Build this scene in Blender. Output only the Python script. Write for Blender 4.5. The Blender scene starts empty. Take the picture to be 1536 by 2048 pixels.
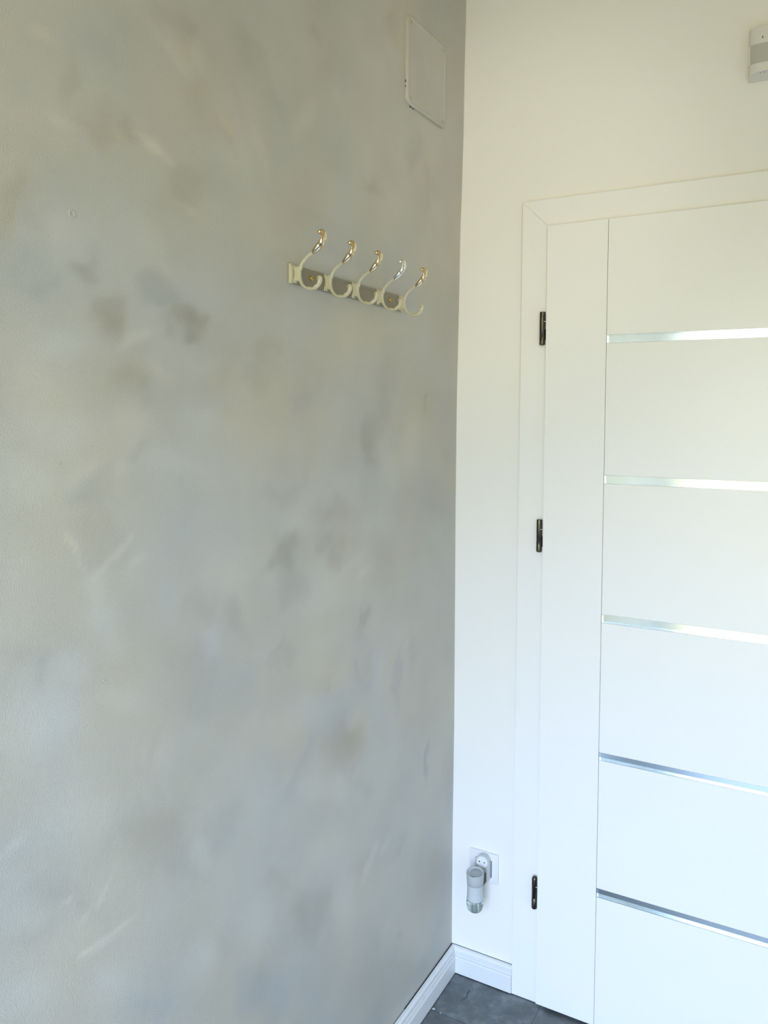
import bpy, bmesh, math, random
import numpy as np
from mathutils import Vector, Matrix, noise
random.seed(4)
scene = bpy.context.scene
COL = scene.collection

# ------------------------------------------------------------------ camera
CAM = Vector((0.88984, -2.00986, 1.55314))
YAW, PITCH, ROLL, FPX = 0.51021, -0.0374, 0.00805, 1589.966
fw = Vector((-math.sin(YAW)*math.cos(PITCH), math.cos(YAW)*math.cos(PITCH), math.sin(PITCH)))
rt = Vector((math.cos(YAW), math.sin(YAW), 0)); up = rt.cross(fw)
r2 = rt*math.cos(ROLL) + up*math.sin(ROLL); u2 = -rt*math.sin(ROLL) + up*math.cos(ROLL)
cd = bpy.data.cameras.new('camera'); cam = bpy.data.objects.new('camera', cd); COL.objects.link(cam)
cam.matrix_world = Matrix(((r2.x, u2.x, -fw.x, CAM.x), (r2.y, u2.y, -fw.y, CAM.y), (r2.z, u2.z, -fw.z, CAM.z), (0, 0, 0, 1)))
cd.sensor_fit = 'AUTO'; cd.sensor_width = 36; cd.lens = FPX*36/2048; cd.shift_y = -129.58/2048
cd.clip_start = .02
scene.camera = cam

# ------------------------------------------------------------------ daylight: cool sky above the horizon, warm green sunlit garden below it
SKY = (1.04, 1.40, 2.08); HOR = (0.86, 0.88, 0.69); GARDEN = (0.92, 0.82, 0.42)
W_STRENGTH = 9.2
w = bpy.data.worlds.new('daylight'); scene.world = w; w.use_nodes = True
nt = w.node_tree; nt.nodes.clear()
tc = nt.nodes.new('ShaderNodeTexCoord'); sx = nt.nodes.new('ShaderNodeSeparateXYZ')
mr = nt.nodes.new('ShaderNodeMapRange'); mr.inputs[1].default_value = -1; mr.inputs[2].default_value = 1
cr = nt.nodes.new('ShaderNodeValToRGB'); bg = nt.nodes.new('ShaderNodeBackground'); wo = nt.nodes.new('ShaderNodeOutputWorld')
els = cr.color_ramp.elements
els[0].position = 0.0; els[0].color = (*[c*.42 for c in GARDEN], 1)
els[1].position = 1.0; els[1].color = (*[c*.85 for c in SKY], 1)
for pos, c in ((.42, [v*.42 for v in GARDEN]), (.495, [v*.55 for v in GARDEN]), (.53, HOR), (.64, SKY)):
    e = els.new(pos); e.color = (*c, 1)
nt.links.new(tc.outputs['Generated'], sx.inputs[0]); nt.links.new(sx.outputs[2], mr.inputs[0])
nt.links.new(mr.outputs[0], cr.inputs[0]); nt.links.new(cr.outputs[0], bg.inputs[0]); nt.links.new(bg.outputs[0], wo.inputs[0])
bg.inputs[1].default_value = W_STRENGTH

ROOM_X, ROOM_Y, ROOM_Z = 1.72, -3.05, 2.78
OP = (0.14, 1.42, 0.02, 2.25)          # glazed opening behind the camera: x0, x1, z0, z1
ld = bpy.data.lights.new('window_portal', 'AREA'); ld.shape = 'RECTANGLE'; ld.size = OP[1]-OP[0]; ld.size_y = OP[3]-OP[2]
ld.cycles.is_portal = True
lo = bpy.data.objects.new('window_portal', ld); COL.objects.link(lo)
lo.location = ((OP[0]+OP[1])/2, ROOM_Y-.02, (OP[2]+OP[3])/2); lo.rotation_euler = (math.radians(90), 0, 0)   # faces into the room (+y)

sl = bpy.data.lights.new('corner_fill_spot', 'SPOT'); sl.energy = 40; sl.color = (1.0, .93, .80); sl.spot_size = math.radians(30); sl.spot_blend = 1; sl.shadow_soft_size = .12  # added fill lamp without a known fixture, brightens the upper corner
so = bpy.data.objects.new('corner_fill_spot', sl); COL.objects.link(so); so.location = (1.25, -2.1, 2.66)
so.rotation_euler = (Vector((.12, -.02, 2.12))-so.location).to_track_quat('-Z', 'Y').to_euler()

scene.view_settings.view_transform = 'Standard'; scene.view_settings.look = 'None'
scene.view_settings.exposure = 0.0; scene.view_settings.gamma = 1.0; scene.view_settings.use_curve_mapping = False

# ------------------------------------------------------------------ helpers
def link(o, parent=None):
    COL.objects.link(o)
    if parent: o.parent = parent
    return o
def obj(name, bm, mat, parent=None, smooth=False, bevel=0, seg=2, kind=None, label=None, norm=True):
    me = bpy.data.meshes.new(name)
    if norm: bmesh.ops.recalc_face_normals(bm, faces=bm.faces)
    bm.to_mesh(me); bm.free()
    for m in (mat if isinstance(mat, (list, tuple)) else [mat]): me.materials.append(m)
    if smooth:
        me.polygons.foreach_set('use_smooth', [True]*len(me.polygons))
    o = bpy.data.objects.new(name, me); link(o, parent)
    if parent: o.matrix_parent_inverse = parent.matrix_world.inverted() if False else Matrix.Translation(-parent.location)
    if bevel:
        b = o.modifiers.new('edge', 'BEVEL'); b.width = bevel; b.segments = seg; b.limit_method = 'ANGLE'; b.angle_limit = math.radians(35)
        me.polygons.foreach_set('use_smooth', [True]*len(me.polygons))
        b.harden_normals = True
    if kind: o['kind'] = kind
    if label: o['label'] = label
    return o
def empty(name, loc, kind=None, label=None, cat=None):
    o = bpy.data.objects.new(name, None); o.empty_display_size = .05; o.location = loc; COL.objects.link(o)
    if kind: o['kind'] = kind
    if label: o['label'] = label
    if cat: o['category'] = cat
    return o
def box(bm, x0, x1, y0, y1, z0, z1, mi=0):
    v = [bm.verts.new((x, y, z)) for z in (z0, z1) for y in (y0, y1) for x in (x0, x1)]
    for f in ((0,2,3,1), (4,5,7,6), (0,1,5,4), (2,6,7,3), (0,4,6,2), (1,3,7,5)):
        bm.faces.new([v[i] for i in f]).material_index = mi
    return bm
def B(): return bmesh.new()
def prism(bm, pts, a, b, axis, mi=0):
    """closed 2d outline pts extruded from a to b along axis ('x','y','z'); a,b may be functions of the point"""
    fa = a if callable(a) else (lambda p: a); fb = b if callable(b) else (lambda p: b)
    def P(p, t):
        return {'x': (t, p[0], p[1]), 'y': (p[0], t, p[1]), 'z': (p[0], p[1], t)}[axis]
    A = [bm.verts.new(P(p, fa(p))) for p in pts]; C = [bm.verts.new(P(p, fb(p))) for p in pts]
    n = len(pts)
    for i in range(n):
        bm.faces.new((A[i], A[(i+1) % n], C[(i+1) % n], C[i])).material_index = mi
    bm.faces.new(A).material_index = mi; bm.faces.new(C[::-1]).material_index = mi
def lathe(bm, prof, centre, axis, n=40, mi=0):
    """prof: list of (radius, t) along axis"""
    cx, cy, cz = centre; rings = []
    for r, t in prof:
        ring = []
        for k in range(n):
            a = 2*math.pi*k/n; c, s = r*math.cos(a), r*math.sin(a)
            ring.append(bm.verts.new({'z': (cx+c, cy+s, cz+t), 'y': (cx+c, cy+t, cz+s), 'x': (cx+t, cy+c, cz+s)}[axis]))
        rings.append(ring)
    for a, b in zip(rings, rings[1:]):
        for k in range(n): bm.faces.new((a[k], a[(k+1) % n], b[(k+1) % n], b[k])).material_index = mi
    for ring in (rings[0], rings[-1]):
        if prof[rings.index(ring)][0] > 1e-6: bm.faces.new(ring).material_index = mi
def rrect(cx, cz, wx, wz, r, n=6):
    pts = []
    for sx_, sz_, a0 in ((1, 1, 0), (-1, 1, 90), (-1, -1, 180), (1, -1, 270)):
        for k in range(n+1):
            a = math.radians(a0+90*k/n)
            pts.append((cx+sx_*(wx/2-r)+r*math.cos(a), cz+sz_*(wz/2-r)+r*math.sin(a)))
    return pts
def spline(pts, n=8):
    out = []; P = [Vector(p) for p in pts]; P = [2*P[0]-P[1]] + P + [2*P[-1]-P[-2]]
    for i in range(1, len(P)-2):
        for k in range(n):
            t = k/n; a, b, c, d = P[i-1:i+3]
            out.append(.5*((2*b)+(c-a)*t+(2*a-5*b+4*c-d)*t*t+(3*b-a-3*c+d)*t**3))
    out.append(P[-2]); return out

# ------------------------------------------------------------------ materials
def mat(name, col, rough=.5, metal=0, spec=.5, noise_amt=0, noise_scale=20, bump=0, bump_scale=200, **kw):
    m = bpy.data.materials.new(name); m.use_nodes = True; t = m.node_tree; p = t.nodes['Principled BSDF']
    p.inputs['Base Color'].default_value = (*col, 1); p.inputs['Roughness'].default_value = rough
    p.inputs['Metallic'].default_value = metal; p.inputs['Specular IOR Level'].default_value = spec
    for k, v in kw.items(): p.inputs[k.replace('_', ' ')].default_value = v
    co = t.nodes.new('ShaderNodeTexCoord')
    if noise_amt:
        n = t.nodes.new('ShaderNodeTexNoise'); n.inputs['Scale'].default_value = noise_scale; n.inputs['Detail'].default_value = 5
        r = t.nodes.new('ShaderNodeMapRange'); r.inputs[3].default_value = 1-noise_amt; r.inputs[4].default_value = 1+noise_amt
        x = t.nodes.new('ShaderNodeVectorMath'); x.operation = 'SCALE'; x.inputs[0].default_value = col
        t.links.new(co.outputs['Object'], n.inputs[0]); t.links.new(n.outputs[0], r.inputs[0]); t.links.new(r.outputs[0], x.inputs['Scale'])
        t.links.new(x.outputs[0], p.inputs['Base Color'])
    if bump:
        n = t.nodes.new('ShaderNodeTexNoise'); n.inputs['Scale'].default_value = bump_scale; n.inputs['Detail'].default_value = 3
        b = t.nodes.new('ShaderNodeBump'); b.inputs['Strength'].default_value = 1; b.inputs['Distance'].default_value = bump
        t.links.new(co.outputs['Object'], n.inputs[0]); t.links.new(n.outputs[0], b.inputs['Height']); t.links.new(b.outputs[0], p.inputs['Normal'])
    return m
M = {}
M['white_wall'] = mat('white_wall_paint', (.86, .86, .85), .75, bump=.00022, bump_scale=160)
M['ceiling'] = mat('ceiling_paint', (.80, .77, .66), .8, bump=.0003)
M['door'] = mat('white_door_lacquer', (.88, .885, .89), .34, spec=.45)
M['frame'] = mat('white_frame_laminate', (.87, .875, .88), .42, spec=.4)
M['skirt'] = mat('white_skirting_board', (.76, .785, .80), .35)
M['steel'] = mat('gunmetal_hinge_steel', (.10, .09, .075), .22, 1)
M['screw_bright'] = mat('bright_screw_tip', (.9, .9, .88), .3, 1)
M['plastic'] = mat('white_plastic', (.80, .82, .85), .32)
M['plug'] = mat('grey_white_plug_plastic', (.55, .60, .63), .35)
M['collar'] = mat('grey_collar_plastic', (.47, .51, .53), .38)
M['dial'] = mat('dark_grey_dial_plastic', (.34, .38, .40), .35)
M['patina'] = mat('dark_gold_patina', (.33, .17, .045), .25, 1)
M['sensor'] = mat('sensor_white_plastic', (.74, .73, .71), .4)
M['lens'] = mat('sensor_lens_plastic', (.50, .50, .46), .3)
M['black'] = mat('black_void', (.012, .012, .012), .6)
M['dark'] = mat('dark_gap', (.09, .08, .07), .7)
M['enamel'] = mat('cream_enamel', (.60, .56, .40), .22, Coat_Weight=.5, Coat_Roughness=.1)
M['rail'] = mat('khaki_enamel_rail', (.205, .185, .125), .3, Coat_Weight=.3, Coat_Roughness=.15)
M['brass'] = mat('brass_screw', (.62, .38, .08), .18, 1)
M['light_block'] = mat('light_block_grey', (.5, .5, .5), .8)

def brushed():
    m = bpy.data.materials.new('brushed_aluminium'); m.use_nodes = True; t = m.node_tree; p = t.nodes['Principled BSDF']
    p.inputs['Base Color'].default_value = (.66, .73, .76, 1); p.inputs['Metallic'].default_value = 1; p.inputs['Roughness'].default_value = .13
    co = t.nodes.new('ShaderNodeTexCoord'); mp = t.nodes.new('ShaderNodeMapping'); mp.inputs['Scale'].default_value = (3, 900, 900)
    n = t.nodes.new('ShaderNodeTexNoise'); n.inputs['Scale'].default_value = 1; n.inputs['Detail'].default_value = 3
    b = t.nodes.new('ShaderNodeBump'); b.inputs['Strength'].default_value = .5; b.inputs['Distance'].default_value = .00012
    t.links.new(co.outputs['Object'], mp.inputs[0]); t.links.new(mp.outputs[0], n.inputs[0]); t.links.new(n.outputs[0], b.inputs['Height'])
    t.links.new(b.outputs[0], p.inputs['Normal']); return m
M['alu'] = brushed()

def gilt(name, worn):
    m = bpy.data.materials.new(name); m.use_nodes = True; t = m.node_tree; p = t.nodes['Principled BSDF']
    co = t.nodes.new('ShaderNodeTexCoord'); n = t.nodes.new('ShaderNodeTexNoise'); n.inputs['Scale'].default_value = 110; n.inputs['Detail'].default_value = 1
    r = t.nodes.new('ShaderNodeValToRGB'); r.color_ramp.elements[0].position = worn-.08; r.color_ramp.elements[1].position = worn+.08
    r.color_ramp.elements[0].color = (.68, .47, .23, 1); r.color_ramp.elements[1].color = (.95, .85, .64, 1) if worn > .4 else (.93, .95, .93, 1)
    t.links.new(co.outputs['Object'], n.inputs[0]); t.links.new(n.outputs[0], r.inputs[0]); t.links.new(r.outputs[0], p.inputs['Base Color'])
    p.inputs['Metallic'].default_value = 1; p.inputs['Roughness'].default_value = .16; return m
M['gilt'] = gilt('gilded_relief', .5); M['gilt_worn'] = gilt('gilded_relief_worn', .36)

def glass():
    m = bpy.data.materials.new('clear_greenish_glass'); m.use_nodes = True; p = m.node_tree.nodes['Principled BSDF']
    p.inputs['Base Color'].default_value = (.90, .97, .96, 1); p.inputs['Transmission Weight'].default_value = 1; p.inputs['Roughness'].default_value = .02; p.inputs['IOR'].default_value = 1.47
    return m
M['glass'] = glass()
M['liquid'] = mat('pale_green_oil', (.84, .93, .90), .05, Transmission_Weight=.85, IOR=1.4)

def limewash(name, attr=True):
    """taupe limewash paint: tone patches in the vertex attribute 'wash' (r tone, g warm/cool, b smoothness of the plaster)"""
    m = bpy.data.materials.new(name); m.use_nodes = True; t = m.node_tree; p = t.nodes['Principled BSDF']; L = t.links
    N = lambda k: t.nodes.new(k)
    co = N('ShaderNodeTexCoord')
    at = N('ShaderNodeAttribute'); at.attribute_name = 'wash'
    sp = N('ShaderNodeSeparateXYZ'); L.new(at.outputs['Vector'], sp.inputs[0])
    n2 = N('ShaderNodeTexNoise'); n2.inputs['Scale'].default_value = 9; n2.inputs['Detail'].default_value = 3; n2.inputs['Distortion'].default_value = 1.2; L.new(co.outputs['Object'], n2.inputs[0])
    n3 = N('ShaderNodeTexNoise'); n3.inputs['Scale'].default_value = 5.3; n3.inputs['Detail'].default_value = 2
    mp = N('ShaderNodeMapping'); mp.inputs['Location'].default_value = (3, 7, 1); L.new(co.outputs['Object'], mp.inputs[0]); L.new(mp.outputs[0], n3.inputs[0])
    def math_(op, a, b, c=None):
        x = N('ShaderNodeMath'); x.operation = op
        for i, v in enumerate((a, b, c)):
            if v is None: continue
            if isinstance(v, (int, float)): x.inputs[i].default_value = v
            else: L.new(v, x.inputs[i])
        return x.outputs[0]
    tone = math_('MULTIPLY_ADD', n2.outputs[0], .10, math_('SUBTRACT', sp.outputs[0], .05)) if attr else math_('MULTIPLY_ADD', n2.outputs[0], .14, .93)
    ramp = N('ShaderNodeMix'); ramp.data_type = 'RGBA'
    ramp.inputs[6].default_value = (.455, .482, .496, 1); ramp.inputs[7].default_value = (.54, .49, .372, 1)
    hue = math_('MULTIPLY_ADD', n3.outputs[0], .7, (sp.outputs[1] if attr else .5)); hue = math_('SUBTRACT', hue, .35)
    hue.node.use_clamp = True; L.new(hue, ramp.inputs[0])
    sc = N('ShaderNodeVectorMath'); sc.operation = 'SCALE'; L.new(ramp.outputs[2], sc.inputs[0]); L.new(tone, sc.inputs['Scale'])
    L.new(sc.outputs[0], p.inputs['Base Color'])
    p.inputs['Roughness'].default_value = .42; p.inputs['Specular IOR Level'].default_value = .45
    g = N('ShaderNodeTexNoise'); g.inputs['Scale'].default_value = 430; g.inputs['Detail'].default_value = 2.5
    mg = N('ShaderNodeMapping'); mg.inputs['Scale'].default_value = (1, 1, .72); L.new(co.outputs['Object'], mg.inputs[0]); L.new(mg.outputs[0], g.inputs[0])
    b = N('ShaderNodeBump'); b.inputs['Distance'].default_value = .00095
    L.new(g.outputs[0], b.inputs['Height'])
    if attr: L.new(math_('MULTIPLY', sp.outputs[2], 1), b.inputs['Strength'])
    else: b.inputs['Strength'].default_value = .4
    L.new(b.outputs[0], p.inputs['Normal']); return m
M['wash'] = limewash('taupe_limewash_plaster'); M['wash_panel'] = limewash('taupe_limewash_panel', False)

def slate():
    m = bpy.data.materials.new('blue_grey_slate_tile'); m.use_nodes = True; t = m.node_tree; p = t.nodes['Principled BSDF']; L = t.links
    co = t.nodes.new('ShaderNodeTexCoord')
    n = t.nodes.new('ShaderNodeTexNoise'); n.inputs['Scale'].default_value = 16; n.inputs['Detail'].default_value = 9; n.inputs['Roughness'].default_value = .66; n.inputs['Distortion'].default_value = .15
    r = t.nodes.new('ShaderNodeValToRGB'); e = r.color_ramp.elements
    e[0].position = .3; e[0].color = (.075, .088, .094, 1); e[1].position = .72; e[1].color = (.235, .268, .285, 1)
    x = e.new(.52); x.color = (.125, .144, .152, 1)
    L.new(co.outputs['Object'], n.inputs[0]); L.new(n.outputs[0], r.inputs[0]); L.new(r.outputs[0], p.inputs['Base Color'])
    n2 = t.nodes.new('ShaderNodeTexNoise'); n2.inputs['Scale'].default_value = 45; n2.inputs['Detail'].default_value = 6
    b = t.nodes.new('ShaderNodeBump'); b.inputs['Distance'].default_value = .002; b.inputs['Strength'].default_value = .5
    L.new(co.outputs['Object'], n2.inputs[0]); L.new(n2.outputs[0], b.inputs['Height']); L.new(b.outputs[0], p.inputs['Normal'])
    p.inputs['Roughness'].default_value = .42; return m
M['slate'] = slate(); M['grout'] = mat('grey_grout', (.17, .18, .185), .9); M['chalk'] = mat('white_paint_drop', (.62, .68, .72), .7)
M['scratch'] = mat('dark_scratch', (.03, .04, .045), .6)

# ------------------------------------------------------------------ left wall (limewashed plaster with a slightly wavy edge in the corner)
BLOBS = [
(-1.262, 1.757, 28.972, 9.885, 19.861, -51.317, -0.13, 0.6, 2),
(-1.219, 1.695, 31.275, -0.196, 3.339, -28.593, -0.13, 0.6, 2),
(-1.213, 1.668, 46.423, -0.283, 4.5, -47.342, -0.06, 0.3, 1.5),
(-1.117, 1.74, 18.355, -10.839, -7.5, -37.532, -0.11, -0.35, 2),
(-1.063, 1.703, 18.002, 7.134, 12.196, -41.035, -0.14, 0.7, 2),
(-1.031, 1.7, 38.908, -0.035, 5.937, -56.635, -0.05, 0.4, 2),
(-0.983, 1.672, 16.036, 0.008, 1.667, -20.071, -0.05, 0.2, 1),
(-1.247, 1.446, 21.214, 4.39, 2.396, -37.276, -0.09, -0.5, 1.6),
(-1.235, 1.378, 27.121, -0.18, -2.477, -18.885, -0.06, 0, 1.6),
(-1.168, 1.499, 24.158, 17.739, 26.439, -65.41, -0.07, 0, 1.5),
(-1.179, 1.605, 21.082, -0.107, 2.062, -45.908, -0.05, 0.3, 1),
(-0.807, 1.293, 24.026, -11.277, -7.193, -23.263, -0.14, 0.4, 1.8),
(-0.77, 1.235, 23.511, 0.152, -4.608, -25.835, -0.07, -0.1, 1.6),
(-0.654, 1.353, 15.853, 0.155, -3.363, -32.503, -0.05, 0.2, 1.3),
(-0.668, 1.295, 29.269, -20.647, -11.994, -35.484, -0.09, 0.2, 1.6),
(-0.613, 1.275, 33.069, -17.194, -7.768, -27.061, -0.07, 0.3, 1.4),
(-0.628, 1.259, 52.372, 0.548, -7.292, -47.896, -0.05, 0.3, 1.4),
(-1.029, 1.248, 32.4, -0.027, -8.108, -40.407, -0.06, 0.3, 1.3),
(-1.017, 1.208, 114.252, -68.463, -38.415, -80.531, -0.05, 0.1, 1),
(-0.946, 1.201, 34.329, 0.052, -5.486, -24.915, -0.08, -0.2, 1.6),
(-0.795, 1.099, 28.513, 0.164, -7.534, -28.922, -0.07, 0, 1.5),
(-0.496, 1.111, 37.825, -13.47, -8.384, -27.422, -0.12, 0.4, 1.7),
(-0.537, 1.006, 100.928, 26.387, -8.123, -40.663, -0.08, 0.3, 1.4),
(-0.66, 1.003, 98.907, -25.777, -17.717, -47.696, -0.06, 0.1, 1),
(-0.581, 0.85, 12.375, 0.145, -5.911, -16.39, -0.1, 0.5, 1.4),
(-0.544, 0.847, 26.487, 0.337, -7.996, -22.523, -0.05, 0.4, 1.4),
(-0.495, 0.722, 20.608, 0.289, -10.521, -25.736, -0.06, 0.2, 1.3),
(-0.707, 0.551, 14.056, 0.114, -9.19, -16.661, -0.11, 0.3, 1.4),
(-0.83, 0.682, 26.39, 11.96, -11.725, -40.704, -0.06, 0.4, 1.2),
(-0.514, 0.556, 28.816, 0.387, -19.775, -39.871, -0.05, 0.4, 1),
(-1.139, 0.915, 16.226, 9.106, -0.497, -22.232, -0.07, 0, 1.2),
(-1.072, 0.831, 17.647, -0.036, -13.456, -27.068, -0.06, 0, 1.2),
(-0.48, 1.516, 24.937, -3.979, -1.184, -20.348, -0.08, 0.4, 1.3),
(-0.494, 1.475, 32.182, 17.15, 2.211, -21.767, -0.07, 0.4, 1.3),
(-0.445, 1.459, 33.564, 0.528, -1.836, -44.049, -0.07, 0.2, 1.5),
(-0.421, 1.564, 30.502, 0.502, 0.205, -21.869, -0.05, 0, 1.2),
(-0.19, 1.602, 86.679, -15.198, -0.674, -49.151, -0.09, -0.8, 1.4),
(-0.481, 2.056, 35.056, 0.524, 14.496, -57.478, -0.1, 0.5, 1.3),
(-0.444, 2.118, 21.986, 0.353, 7.384, -26.621, -0.04, -0.5, 1.2),
(-0.289, 2.187, 29.75, -9.902, 5.117, -24.447, -0.07, -0.4, 1.4),
(-0.211, 2.133, 50.612, 1.154, 4.156, -16.238, -0.05, 0.3, 1.2),
(-0.714, 2.298, 36.64, 0.304, 22.138, -52.719, -0.07, 0.2, 1.2),
(-0.403, 2.44, 23.571, 0.41, 17.377, -40.865, -0.08, 0.3, 1.2),
(-0.663, 2.253, 27.653, 0.27, 9.808, -25.546, -0.03, 0.2, 1),
(-0.905, 2.186, 22.981, 20.145, 11.872, -18.193, -0.06, 0.1, 1.3),
(-0.841, 2.123, 29.669, 38.011, 13.274, -19.885, -0.05, 0.1, 1.2),
(-1.086, 2.159, 13.42, 32.847, 26.071, -25.535, -0.06, 0.2, 1.4),
(-1.059, 2.147, 45.092, -0.077, 18.078, -43.488, -0.05, 0.2, 1.3),
(-1.28, 2.003, 62.848, -0.508, 15.072, -40.374, -0.06, 0, 1.5),
(-1.204, 2.08, 31.571, -18.253, -1.416, -41.715, -0.03, 0, 1),
(-0.174, 0.65, 71.832, -7.079, -7.318, -17.999, -0.11, -1, 1.6),
(-0.337, 0.933, 52.869, -9.179, -4.721, -14.601, -0.07, -0.7, 1.4),
(-0.266, 0.976, 69.792, -12.377, -6.482, -22.054, -0.06, 0.2, 1.3),
(-0.014, 0.547, 29.718, 0.809, -2.358, -5.892, -0.05, -0.6, 1),
(-0.048, 0.322, 25.402, 0.664, -5.049, -10.156, -0.05, -0.6, 1),
(-0.324, 0.509, 46.397, -53.516, -18.818, -29.085, -0.05, -0.4, 1.2),
(-0.821, 1.126, 85.886, -105.325, -18.378, -30.621, -0.05, -0.5, 1),
(-0.906, 0.523, 20.784, 0.054, -13.769, -21.58, -0.06, -0.9, 1.4),
(-0.834, 0.452, 21.57, 0.099, -16.817, -25.773, -0.03, -0.9, 1),
(-1.143, 0.654, 16.141, -0.064, -20.631, -31.618, -0.03, -0.8, 1),
(-1.025, 1.11, 9.124, -10.008, -8.495, -12.222, -0.07, -0.1, 1.3),
(-0.93, 1.056, 19.111, -12.788, -7.249, -13.228, -0.04, -0.4, 1.2),
(-1.094, 1.178, 15.312, -0.041, -8.18, -31.538, -0.04, 0.1, 1),
(-1.322, 1.211, 57.294, -47.563, -29.936, -38.072, -0.06, -0.2, 1.4),
(-1.348, 1.238, 28.532, -13.46, -28.296, -48.003, -0.04, 0, 1.2),
(-0.815, 1.412, 13.034, 3.784, 1.228, -43.893, -0.06, 0.1, 1.3),
(-0.606, 1.359, 12.814, 0.143, -4.658, -47.56, -0.05, 0.1, 1.3),
(-1.371, 1.818, 57.758, -11.52, 2.232, -26.825, -0.08, 0.8, 1.4),
(-1.375, 1.774, 66.487, -0.713, 8.277, -40.934, -0.05, 0.8, 1.4),
(-1.335, 1.801, 58.334, 26.486, 11.327, -21.34, -0.04, 0, 1.2),
(-1.362, 1.967, 40.114, -0.418, 8.639, -23.474, -0.03, -0.7, 1),
(-1.332, 1.726, 33.9, -0.322, 7.103, -46.238, -0.05, -0.3, 1.2),
(-1.172, 1.962, 35.455, -22.056, -5.752, -46.615, -0.07, 0.4, 1.5),
(-1.209, 1.964, 20.184, -10.269, -1.581, -40.795, -0.04, 0.3, 1.3),
(-1.019, 1.87, 9.406, -0.005, 3.634, -16.643, -0.05, 0.1, 1.2),
(-1.092, 1.816, 31.184, -0.083, 8.357, -43.654, -0.04, 0, 1.5),
(-1.239, 1.948, 31.275, -18.647, -10.032, -70.872, -0.05, 0.6, 1.4),
(-1.036, 2.055, 15.334, 24.391, 14.378, -17.444, -0.04, 0.5, 1.3),
(-0.964, 2.031, 52.794, 31.324, 10.127, -19.237, -0.05, 0.5, 1.3),
(-1.065, 1.907, 26.547, -0.05, 8.09, -32.284, -0.06, 0.3, 1.3),
(-0.861, 1.677, 31.256, -13.003, -2.541, -29.947, -0.06, 0.4, 1.3),
(-0.897, 1.626, 14.353, 0.042, 2.386, -47.374, -0.06, 0.2, 1.2),
(-0.995, 1.588, 13.551, 0.002, 0.862, -30.211, -0.05, 0.2, 1.2),
(-0.752, 1.585, 25.151, 0.177, 0.706, -30.616, -0.05, -0.4, 1.2),
(-1.154, 1.606, 33.893, -0.149, 2.531, -56.361, -0.05, 0.5, 1.2),
(-1.169, 1.634, 39.43, -28.719, -11.02, -29.595, -0.04, 0.3, 1),
(-0.684, 1.647, 18.662, 0.168, 0.935, -16.746, -0.03, 0.2, 1),
(-0.205, 1.345, 5.831, 0.131, -1.366, -15.721, -0.03, 0.3, 1),
(-0.063, 1.735, 12.455, 0.333, 0.416, -5.364, -0.04, 0.2, 1),
(-0.812, 0.828, 11.197, -8.794, -12.602, -19.523, -0.04, -0.2, 1),
(-0.969, 0.85, 16.026, -16.051, -13.208, -17.237, -0.05, -0.2, 1.2),
(-1.256, 0.851, 6.471, -14.992, -66.577, -52.961, -0.03, 0, 1),
(-1.297, 0.894, 13.514, -3.251, -32.527, -47.191, -0.04, 0, 1.2),
(-1.352, 0.877, 31.288, 10.026, -11.787, -47.199, -0.03, 0, 1),
(-0.943, 0.623, 18.516, 0.029, -16.321, -27.712, -0.03, 0, 1),
(-0.332, 0.276, 34.135, -44.377, -40.699, -53.734, -0.06, 0, 1.3),
(-0.739, 0.867, 41.98, -33.728, -7.997, -13.416, -0.05, -0.3, 1.2),
(-1.152, 1.006, 33.081, -0.141, -25.843, -65.02, -0.03, 0, 1),
(-1.131, 1.048, 57.999, -24.0, -13.947, -24.804, -0.04, -0.2, 1.2),
(-1.141, 1.959, 22.834, -18.401, -32.762, -119.638, 0.08, 0.2, 1.6),
(-1.195, 1.951, 43.652, -33.979, -40.789, -140.094, 0.05, 0.3, 1.4),
(-1.13, 1.953, 61.648, -60.178, -26.108, -59.849, 0.06, 0.2, 1.6),
(-1.101, 1.943, 36.103, -36.21, -45.268, -104.17, 0.07, 0.2, 1.6),
(-1.296, 1.936, 45.503, -26.117, -17.597, -111.258, 0.05, 0.2, 1.3),
(-1.27, 1.805, 27.847, -0.215, 5.256, -24.996, 0.05, 0.2, 2.2),
(-1.322, 2.038, 57.185, -35.566, -16.572, -92.768, 0.05, 0.6, 1.3),
(-1.048, 2.125, 16.465, -19.942, -30.024, -42.746, 0.05, 0.2, 1.4),
(-1.091, 2.104, 16.582, -17.522, -34.977, -68.185, 0.05, 0.2, 1.3),
(-0.964, 2.039, 18.298, -26.284, -81.698, -101.322, 0.05, 0.5, 1.3),
(-0.877, 2.024, 59.59, 29.929, 7.259, -15.819, 0.05, 0.4, 1.3),
(-0.731, 2.135, 35.988, -9.939, 8.059, -34.708, 0.06, 0.1, 1.6),
(-0.764, 2.094, 44.164, 0.301, 14.096, -44.778, 0.04, 0.2, 1.3),
(-0.635, 2.205, 19.895, -27.299, -29.536, -72.546, 0.03, 0, 1),
(-0.995, 1.883, 14.127, -10.24, -4.296, -26.61, 0.05, 0.2, 1.3),
(-1.065, 1.88, 27.756, -16.071, -13.787, -145.973, 0.06, 0.1, 1.3),
(-1.097, 1.83, 12.186, -2.888, 2.456, -32.383, 0.05, 0.1, 1.2),
(-1.164, 1.668, 22.097, 14.34, 39.275, -88.682, 0.06, 0.1, 1.6),
(-1.129, 1.622, 17.726, -13.356, -26.626, -71.837, 0.04, 0.3, 1.3),
(-1.295, 1.646, 25.377, -0.214, 4.194, -50.48, 0.06, -0.3, 1.3),
(-1.345, 1.578, 27.52, -0.27, 0.64, -22.455, 0.05, 0, 1.2),
(-1.304, 1.526, 20.96, -4.56, -6.132, -37.195, 0.06, -0.4, 1.3),
(-1.353, 1.47, 23.15, -0.232, -2.036, -31.411, 0.06, -0.2, 1.2),
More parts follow.
